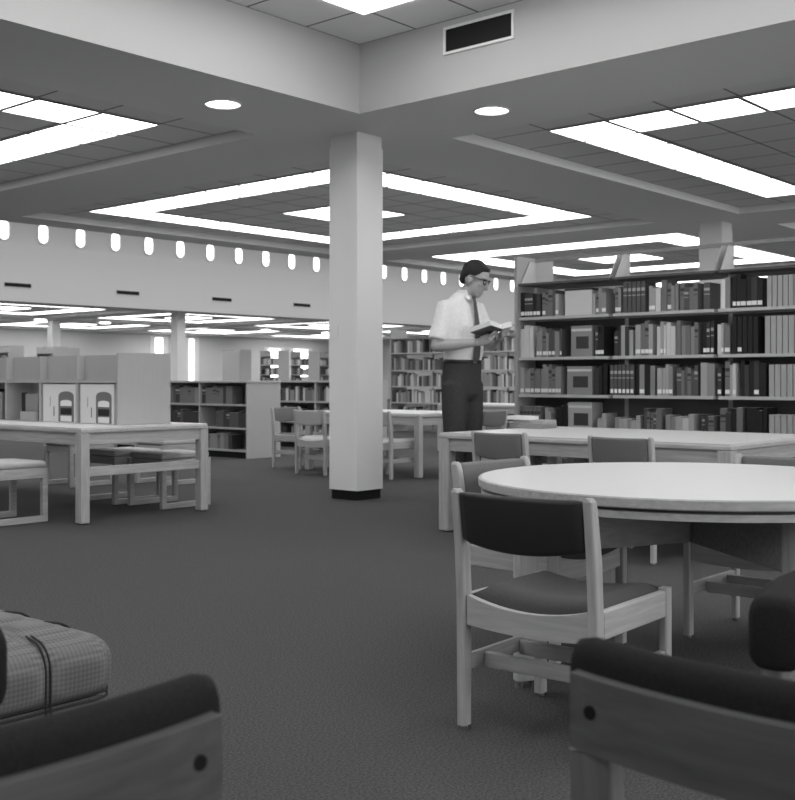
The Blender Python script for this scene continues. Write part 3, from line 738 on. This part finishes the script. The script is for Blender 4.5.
# ------------------------------------------------------------------ low bookcases
def low_case(lb, u, v0, v1, nsec):
    t = thing('low_bookcase', lb, 'bookcase', (u, v0, 0)); L_ = v1-v0; dp = .6
    MB().box(-.01,dp+.01,-.012,L_+.012,1.012,1.04).bevel(.003,1).build('top', 'panel', t)
    k = MB().box(.03,dp-.03,.022,L_-.022,0,.085).build('plinth', 'black', t)
    for q in range(nsec+1):
        y = L_*q/nsec; y0 = min(max(y-.012, 0), L_-.024)
        MB().box(0,dp,y0,y0+.024,0 if q in (0,nsec) else .0855,1.0115).build('side_panel' if q in (0,nsec) else 'divider', 'panel', t)
    for q in range(nsec):
        a, b = L_*q/nsec + (.0245 if q == 0 else .0125), L_*(q+1)/nsec - (.0245 if q == nsec-1 else .0125)
        for z in (.086,.385,.70): MB().box(.004,dp-.004,a,b,z,z+.024).build('shelf', 'panel', t)
        MB().box(.29,.305,a,b,.111,1.011).build('back_panel', 'tone4', t)
    return t
low_case('low wooden bookcase with three shelves standing behind the study table', 9.80, 11.2, 14.2, 3)
low_case('low wooden bookcase behind the column, farther back than the long low one', 12.0, 11.2, 13.1, 2)
for si, z in ((2,.7245),(1,.4095),(0,.1105)):
    for q in range(2):
        v = 11.2 + 1.0*q + .05; n = 0; lim = 11.2 + 1.0*(q+1) - (.35 if (q+si)%2 else .05)
        if q == 0 and si != 1: v += .3
        while v < lim and n < 9:
            wd = rng.choice((.06,.075,.09)) ; n += 1
            hh = .2 if si < 2 else .22
            o = one_book((9.835, v, z+.001), wd, rng.choice((hh,hh+.02)), .19, rng.choice((2,3,3,1,4) if si != 1 else (1,2,1)), False,
                'bound volume, %s from right on the %s shelf, %s bay of low bookcase' % (nth(n), ('bottom','middle','top')[si], ('right','second')[q]), 'books in the low bookcase')
            v += wd + .002
# everything farther: too many and too small to count
far = MB(); frng = random.Random(5)
def far_books(x, dirx, y0, y1, z, hmax, wmin=.03, wmax=.06, dep=.18):
    y = y0
    while y < y1:
        w = frng.uniform(wmin, wmax)
        if frng.random() < .06: y += .12; continue
        x0, x1 = (x, x+dep) if dirx > 0 else (x-dep, x)
        far.box(x0, x1, y, min(y+w-.002, y1), z, z+hmax*frng.uniform(.7, 1), frng.randrange(6)); y += w
for z in (.7245,.4095,.1105):
    far_books(12.04, 1, 11.24, 12.10, z+.001, .23); far_books(12.04, 1, 12.2, 13.0, z+.001, .23)
    far_books(9.84, 1, 13.24, 14.1, z+.001, .23)

# ------------------------------------------------------------------ farther stacks
def make_stack(n):
    t = thing('tall_bookcase', '', 'bookcase'); L_ = .92*n
    for y in (-.02, L_): MB().box(0,.5,y-.012,y+.012,0,2.1).build('end_panel', 'panel', t)
    for q in range(1, n): MB().box(.24,.26,.92*q-.015,.92*q+.015,0,2.1).build('post', 'steel', t)
    for z in ZB[1:-1]: MB().box(.0,.5,-.007,L_-.013,z-.022,z).build('shelf', 'steell', t)
    MB().box(.0,.5,-.007,L_-.013,1.88,1.895).build('top_shelf', 'steel', t)
    MB().box(.24,.26,-.007,L_-.013,2.07,2.1).build('top_rail', 'steel', t)
    return t
sA = make_stack(6)
place(sA, 'tall bookcase full of books in the distance behind the reading man', (17.0, 9.5, 0), 0, 'far tall bookcases')
for z in ZB[1:-1]: far_books(17.02, 1, 9.5, 14.98, z+.001, .27)
sB = make_stack(1); first_b = True
fl = [(25.3,29.3,'first of the row right of the far column'), (26.8,29.0,'second of the row right of the far column'), (28.3,29.0,'third of the row right of the far column'), (29.8,29.0,'last of the row right of the far column'),
      (17.6,31,'leftmost above the display unit'), (19.1,31,'second from left above the display unit'), (20.2,32,'third from left above the display unit')]
for n, (u, v, w) in enumerate(fl):
    o = sB if n == 0 else dup(sB)
    place(o, 'tiny distant bookcase end panel, ' + w, (u, v, 0), 0, 'distant bookcases under the high wall')
    for z in ZB[1:-1]: far_books(u+.01, 1, v, v+.9, z+.001, .25, .06, .12); far_books(u+.30, 1, v, v+.9, z+.001, .25, .06, .12)
MB().box(-.016,-.002,-.007,.907,.02,2.05).build('side_panel', 'panel', sB)
o = far.build('shelved_books', ['tone1','tone2','tone3','tone4','tone5','tone6'])
o['label'] = 'rows of small books filling the distant bookcases'; o['category'] = 'books'; o['kind'] = 'stuff'

# ------------------------------------------------------------------ the reading man
FR, FD = .70, -.714                       # facing, in right/ahead of the camera
def Q(a, b, z):                          # a forward, b to his right
    r = FR*a + FD*b; d = FD*a - FR*b
    v = W(r, d); return Vector((v.x, v.y, z))
man = thing('person', 'man in white short sleeved shirt and dark tie standing reading an open book', 'person', W(.505, 8.66))
hr = Matrix.Rotation(0, 3, 'Z')
def basis(tilt):                         # columns: his forward, right, up - head tilted down by tilt
    f = W(.92,-.39); rr = W(-.39,-.92); u = Vector((0,0,1)); c, s = math.cos(tilt), math.sin(tilt)
    f2 = f*c - u*s; u2 = u*c + f*s
    return Matrix((f2, rr, u2)).transposed()
HB = basis(.40); HC = Q(.11, -.03, 1.838)
def hd(a, b, z): return HC + HB @ Vector((a, b, z))
bd = MB()
bd.ball(hd(-.008,0,.028), .108, .082, .108, HB, 28, 20)          # skull
bd.ball(hd(.035,0,-.045), .066, .064, .092, HB, 24, 16)          # face and jaw
bd.ball(hd(.062,0,-.112), .032, .034, .026, HB)                  # chin
bd.tube([hd(.094,0,.02), hd(.112,0,-.025), hd(.118,0,-.044), hd(.09,0,-.052)], [.010,.014,.017,.010], 10)   # nose
for s in (-1, 1):
    bd.ball(hd(-.012,s*.083,-.018),   .022, .009, .031, HB)        # ears
    bd.ball(hd(.078,s*.035,.028), .02, .03, .010, HB)            # brows
    bd.ball(hd(.068,s*.045,-.03), .022, .022, .02, HB)           # cheek bones
bd.ball(hd(.093,0,-.083), .010, .026, .006, HB); bd.ball(hd(.091,0,-.094), .010, .024, .007, HB)   # lips
bd.tube([Q(.0,0,1.60), Q(.02,-.005,1.68), Q(.065,-.02,1.76)], [.068,.060,.062], 18)
bd.tube([Q(0,0,1.05), Q(0,0,1.2), Q(0,0,1.4), Q(-.01,0,1.56), Q(0,0,1.62)], [.09,.10,.115,.11,.06], 18)
ARM = {1: [(-.02,.182,1.628), (-.03,.262,1.31), (.24,.10,1.335)], -1: [(-.01,-.182,1.628), (.06,-.27,1.32), (.26,-.12,1.365)]}
for s in (1, -1):
    S_, E_, W_ = [Q(*p) for p in ARM[s]]
    bd.tube([S_, S_.lerp(E_,.5), E_], [.055,.050,.043], 14); bd.ball(E_, .043, .043, .043)
    bd.tube([E_, E_.lerp(W_,.3), E_.lerp(W_,.7), W_], [.043,.046,.036,.029], 14, 1)
    # hand: palm under the book, four unequal fingers along its cover, thumb over the page edge
    d = (W_-E_).normalized(); side = Q(0,-s,0).normalized(); up = Vector((0,0,1))
    fdir = (Q(1,0,0)*.8 + Vector((0,0,.42)) + side*.25).normalized()
    pc = W_ + d*.03 + fdir*.035
    bd.tube([W_-d*.01, W_+d*.03, pc, pc+fdir*.05], [.028,.034,.040,.036], 12, .5, up)
    lat = fdir.cross(up).normalized()
    for k, ln in enumerate((.062,.075,.080,.070)):
        b0 = pc + fdir*.035 + lat*(-.030+.020*k)
        bd.tube([b0, b0+fdir*ln*.5 + up*.004, b0+fdir*ln*.8 + up*.010, b0+fdir*ln + up*.020], [.0098,.0095,.009,.0075], 8)
    th = -lat if s > 0 else lat
    b0 = W_ + d*.03 + th*.02
    bd.tube([b0, b0+th*.022+fdir*.03+up*.02, b0+th*.015+fdir*.055+up*.036], [.014,.012,.009], 8)
for s in (1, -1):
    bd.tube([Q(-.01,s*.07,1.08), Q(0,s*.085,.98), Q(.01,s*.098,.55), Q(-.01,s*.105,.10)], [.07,.075,.055,.042], 14)
    bd.tube([Q(-.04,s*.105,.05), Q(.05,s*.11,.045), Q(.15,s*.12,.035)], [.035,.038,.028], 12)
body = bd.build('body', 'skin', man, True, .0075, 2)
# hair: cap over the skull, cut short
hb = MB(); hb.ball(hd(-.020,0,.044), .108, .088, .101, HB, 28, 20); hb.ball(hd(.042,0,.090), .046, .064, .030, HB); hb.ball(hd(-.080,0,-.002), .044, .070, .082, HB)
bmesh.ops.bisect_plane(hb.bm, geom=hb.bm.verts[:]+hb.bm.edges[:]+hb.bm.faces[:], plane_co=hd(.075,0,.045), plane_no=HB @ Vector((.62,0,-.78)), clear_outer=True)
bmesh.ops.holes_fill(hb.bm, edges=hb.bm.edges)
hb.build('hair', 'hair', body, True, .008, 3)
# eyes and glasses
for s in (-1, 1):
    MB().ball(hd(.085,s*.034,.004), .013, .015, .010, HB, 12, 8).build('eye', 'trim', body, True)
gl = MB()
for s in (-1, 1):
    pts = [hd(.108 - .012*abs(math.cos(2*PI*k/16)) , s*.036 + .027*math.cos(2*PI*k/16), .002 + .019*math.sin(2*PI*k/16)) for k in range(17)]
    gl.tube(pts, [.0042]*17, 6)
    gl.tube([hd(.10, s*.062, .012), hd(.06, s*.083, .012), hd(-.02, s*.088, .005)], [.004,.0035,.003], 6)
    gl.tube([hd(.107, s*.030, .018), hd(.100, s*.064, .017)], [.006,.006], 6)
gl.tube([hd(.112,-.012,.006), hd(.112,.012,.006)], [.0035,.0035], 6)
gl.build('eyeglasses', 'leather', body, True)
# shirt
sh = MB()
def ell(a0, ra, rb, z, n=28): return [Q(a0 + ra*math.cos(2*PI*k/n), rb*math.sin(2*PI*k/n), z) for k in range(n)]
sh.loft([ell(0,.120,.160,1.14), ell(.0,.128,.168,1.19), ell(.012,.135,.180,1.26), ell(.012,.138,.190,1.38), ell(.002,.138,.200,1.48), ell(-.008,.124,.196,1.57), ell(-.006,.104,.168,1.645), ell(.008,.075,.098,1.705), ell(.02,.062,.066,1.735)])
for s in (1, -1):
    S_, E_, W_ = [Q(*p) for p in ARM[s]]
    sh.tube([S_ + Q(0,-s*.05,.0), S_, S_.lerp(E_,.5), S_.lerp(E_,.86)], [.050,.060,.068,.080], 16)
shirt = sh.build('shirt', 'shirt', body, True, .012, 6)
co = MB()
for s in (1, -1):
    co.loft([[Q(.090,s*.006,1.702), Q(.080,s*.062,1.690), Q(.108,s*.05,1.652), Q(.112,s*.012,1.675)], [Q(.096,s*.006,1.708), Q(.086,s*.066,1.696), Q(.115,s*.052,1.656), Q(.119,s*.012,1.679)]])
co.loft([ell(.02,.072,.074,1.700), ell(.026,.070,.070,1.745)], cap=False)
co.build('collar', 'shirt', shirt, True)
ti = MB(); tp = [(.122,1.690,.022),(.130,1.662,.017),(.147,1.56,.022),(.158,1.48,.027),(.162,1.38,.032),(.160,1.30,.036),(.150,1.215,.038),(.148,1.19,.005)]
ti.loft([[Q(a,-w,z), Q(a+.006,-w*.5,z), Q(a+.006,w*.5,z), Q(a,w,z), Q(a-.004,0,z)] for a, z, w in tp]); ti.build('tie', 'tie', shirt)
pk = MB(); pk.loft([[Q(.136,.06,1.46), Q(.118,.125,1.46), Q(.121,.128,1.36), Q(.140,.06,1.355)], [Q(.142,.06,1.46), Q(.124,.128,1.46), Q(.127,.131,1.36), Q(.146,.06,1.355)]]); pk.build('pocket', 'shirt', shirt)
# trousers, belt, shoes
tr = MB(); tr.loft([ell(0,.126,.166,1.205), ell(-.004,.132,.174,1.12), ell(-.008,.135,.178,1.02), ell(-.004,.12,.172,.94), ell(0,.09,.15,.90)])
for s in (1, -1): tr.tube([Q(0,s*.09,1.02), Q(.005,s*.095,.80), Q(.012,s*.098,.53), Q(-.005,s*.105,.28), Q(-.005,s*.108,.09)], [.105,.098,.080,.074,.076], 18)
trs = tr.build('trousers', 'trousers', body, True, .012, 5)
be = MB(); be.loft([ell(0,.129,.169,1.180), ell(0,.132,.172,1.181), ell(0,.132,.172,1.209), ell(0,.129,.169,1.210)], cap=False); be = be.build('belt', 'leather', trs, True)
MB().loft([[Q(a,-.02,1.18), Q(a,.02,1.18), Q(a,.02,1.212), Q(a,-.02,1.212)] for a in (.131,.137)]).build('buckle', 'metal', be)
for s in (1, -1):
    so = MB(); so.tube([Q(-.09,s*.105,.05), Q(-.03,s*.108,.06), Q(.06,s*.112,.055), Q(.15,s*.12,.04), Q(.19,s*.122,.035)], [.03,.045,.047,.040,.018], 16, .9)
    for v in so.bm.verts: v.co.z = max(v.co.z, 0.001)
    so.build('shoe', 'leather', body, True)
# the open book in his hands
BKO = Q(.335, .03, 1.405)
fwd = Q(1,0,0); up = Vector((0,0,1)); tx = (fwd*.975 + up*.222).normalized(); bx = Q(0,1,0); nx = (up*.975 - fwd*.222).normalized()
ob = thing('open_book', 'open book with white pages and dark cover held by the reading man', 'book', man.location + Vector((0,0,0)))
def bk(t, b, n): return BKO + tx*t + bx*b + nx*n
for s in (1, -1):
    def slab(b0, b1, t0, t1, n0, n1, lift):
        L2 = [[], []]
        rings = []
        for k in range(9):
            b = b0 + (b1-b0)*k/8; cu = lift*b + (.018*math.sin(PI*min(1, b/.16)) if n1 > .006 else 0)
            rings.append([bk(t0, s*b, n0+lift*b), bk(t1, s*b, n0+lift*b), bk(t1, s*b, n1+cu), bk(t0, s*b, n1+cu)])
        return MB().loft(rings)
    slab(.006, .128, -.105, .105, 0, .004, .20).build('cover', 'tone2', ob)
    slab(.004, .123, -.100, .100, .0045, .030, .20).build('pages', 'paper', ob)
MB().loft([[bk(-.105,-.007,-.002), bk(-.105,.007,-.002), bk(-.105,.006,.004), bk(-.105,-.006,.004)], [bk(.105,-.007,-.002), bk(.105,.007,-.002), bk(.105,.006,.004), bk(.105,-.006,.004)]]).build('spine', 'tone1', ob)

# ------------------------------------------------------------------ world, camera, view
w = bpy.data.worlds.new('World'); bpy.context.scene.world = w; w.use_nodes = True
w.node_tree.nodes['Background'].inputs[0].default_value = g3(.5); w.node_tree.nodes['Background'].inputs[1].default_value = .2
cam = bpy.data.cameras.new('Camera'); co_ = bpy.data.objects.new('Camera', cam); C.objects.link(co_)
co_.location = (0, 0, CAMZ); co_.rotation_euler = (PI/2, 0, ANG - PI/2)
cam.sensor_fit = 'HORIZONTAL'; cam.sensor_width = 36; cam.lens = 36*1110/795; cam.shift_y = -20/795
cam.clip_start = .05; cam.clip_end = 200
cam.dof.use_dof = True; cam.dof.focus_distance = 4.0; cam.dof.aperture_fstop = 7.5
sc = bpy.context.scene; sc.camera = co_
sc.view_settings.view_transform = 'Standard'; sc.view_settings.look = 'None'; sc.view_settings.gamma = 1; sc.view_settings.exposure = .03
sc.cycles.use_denoising = True; sc.cycles.max_bounces = 8; sc.cycles.diffuse_bounces = 6; sc.cycles.sample_clamp_indirect = 6
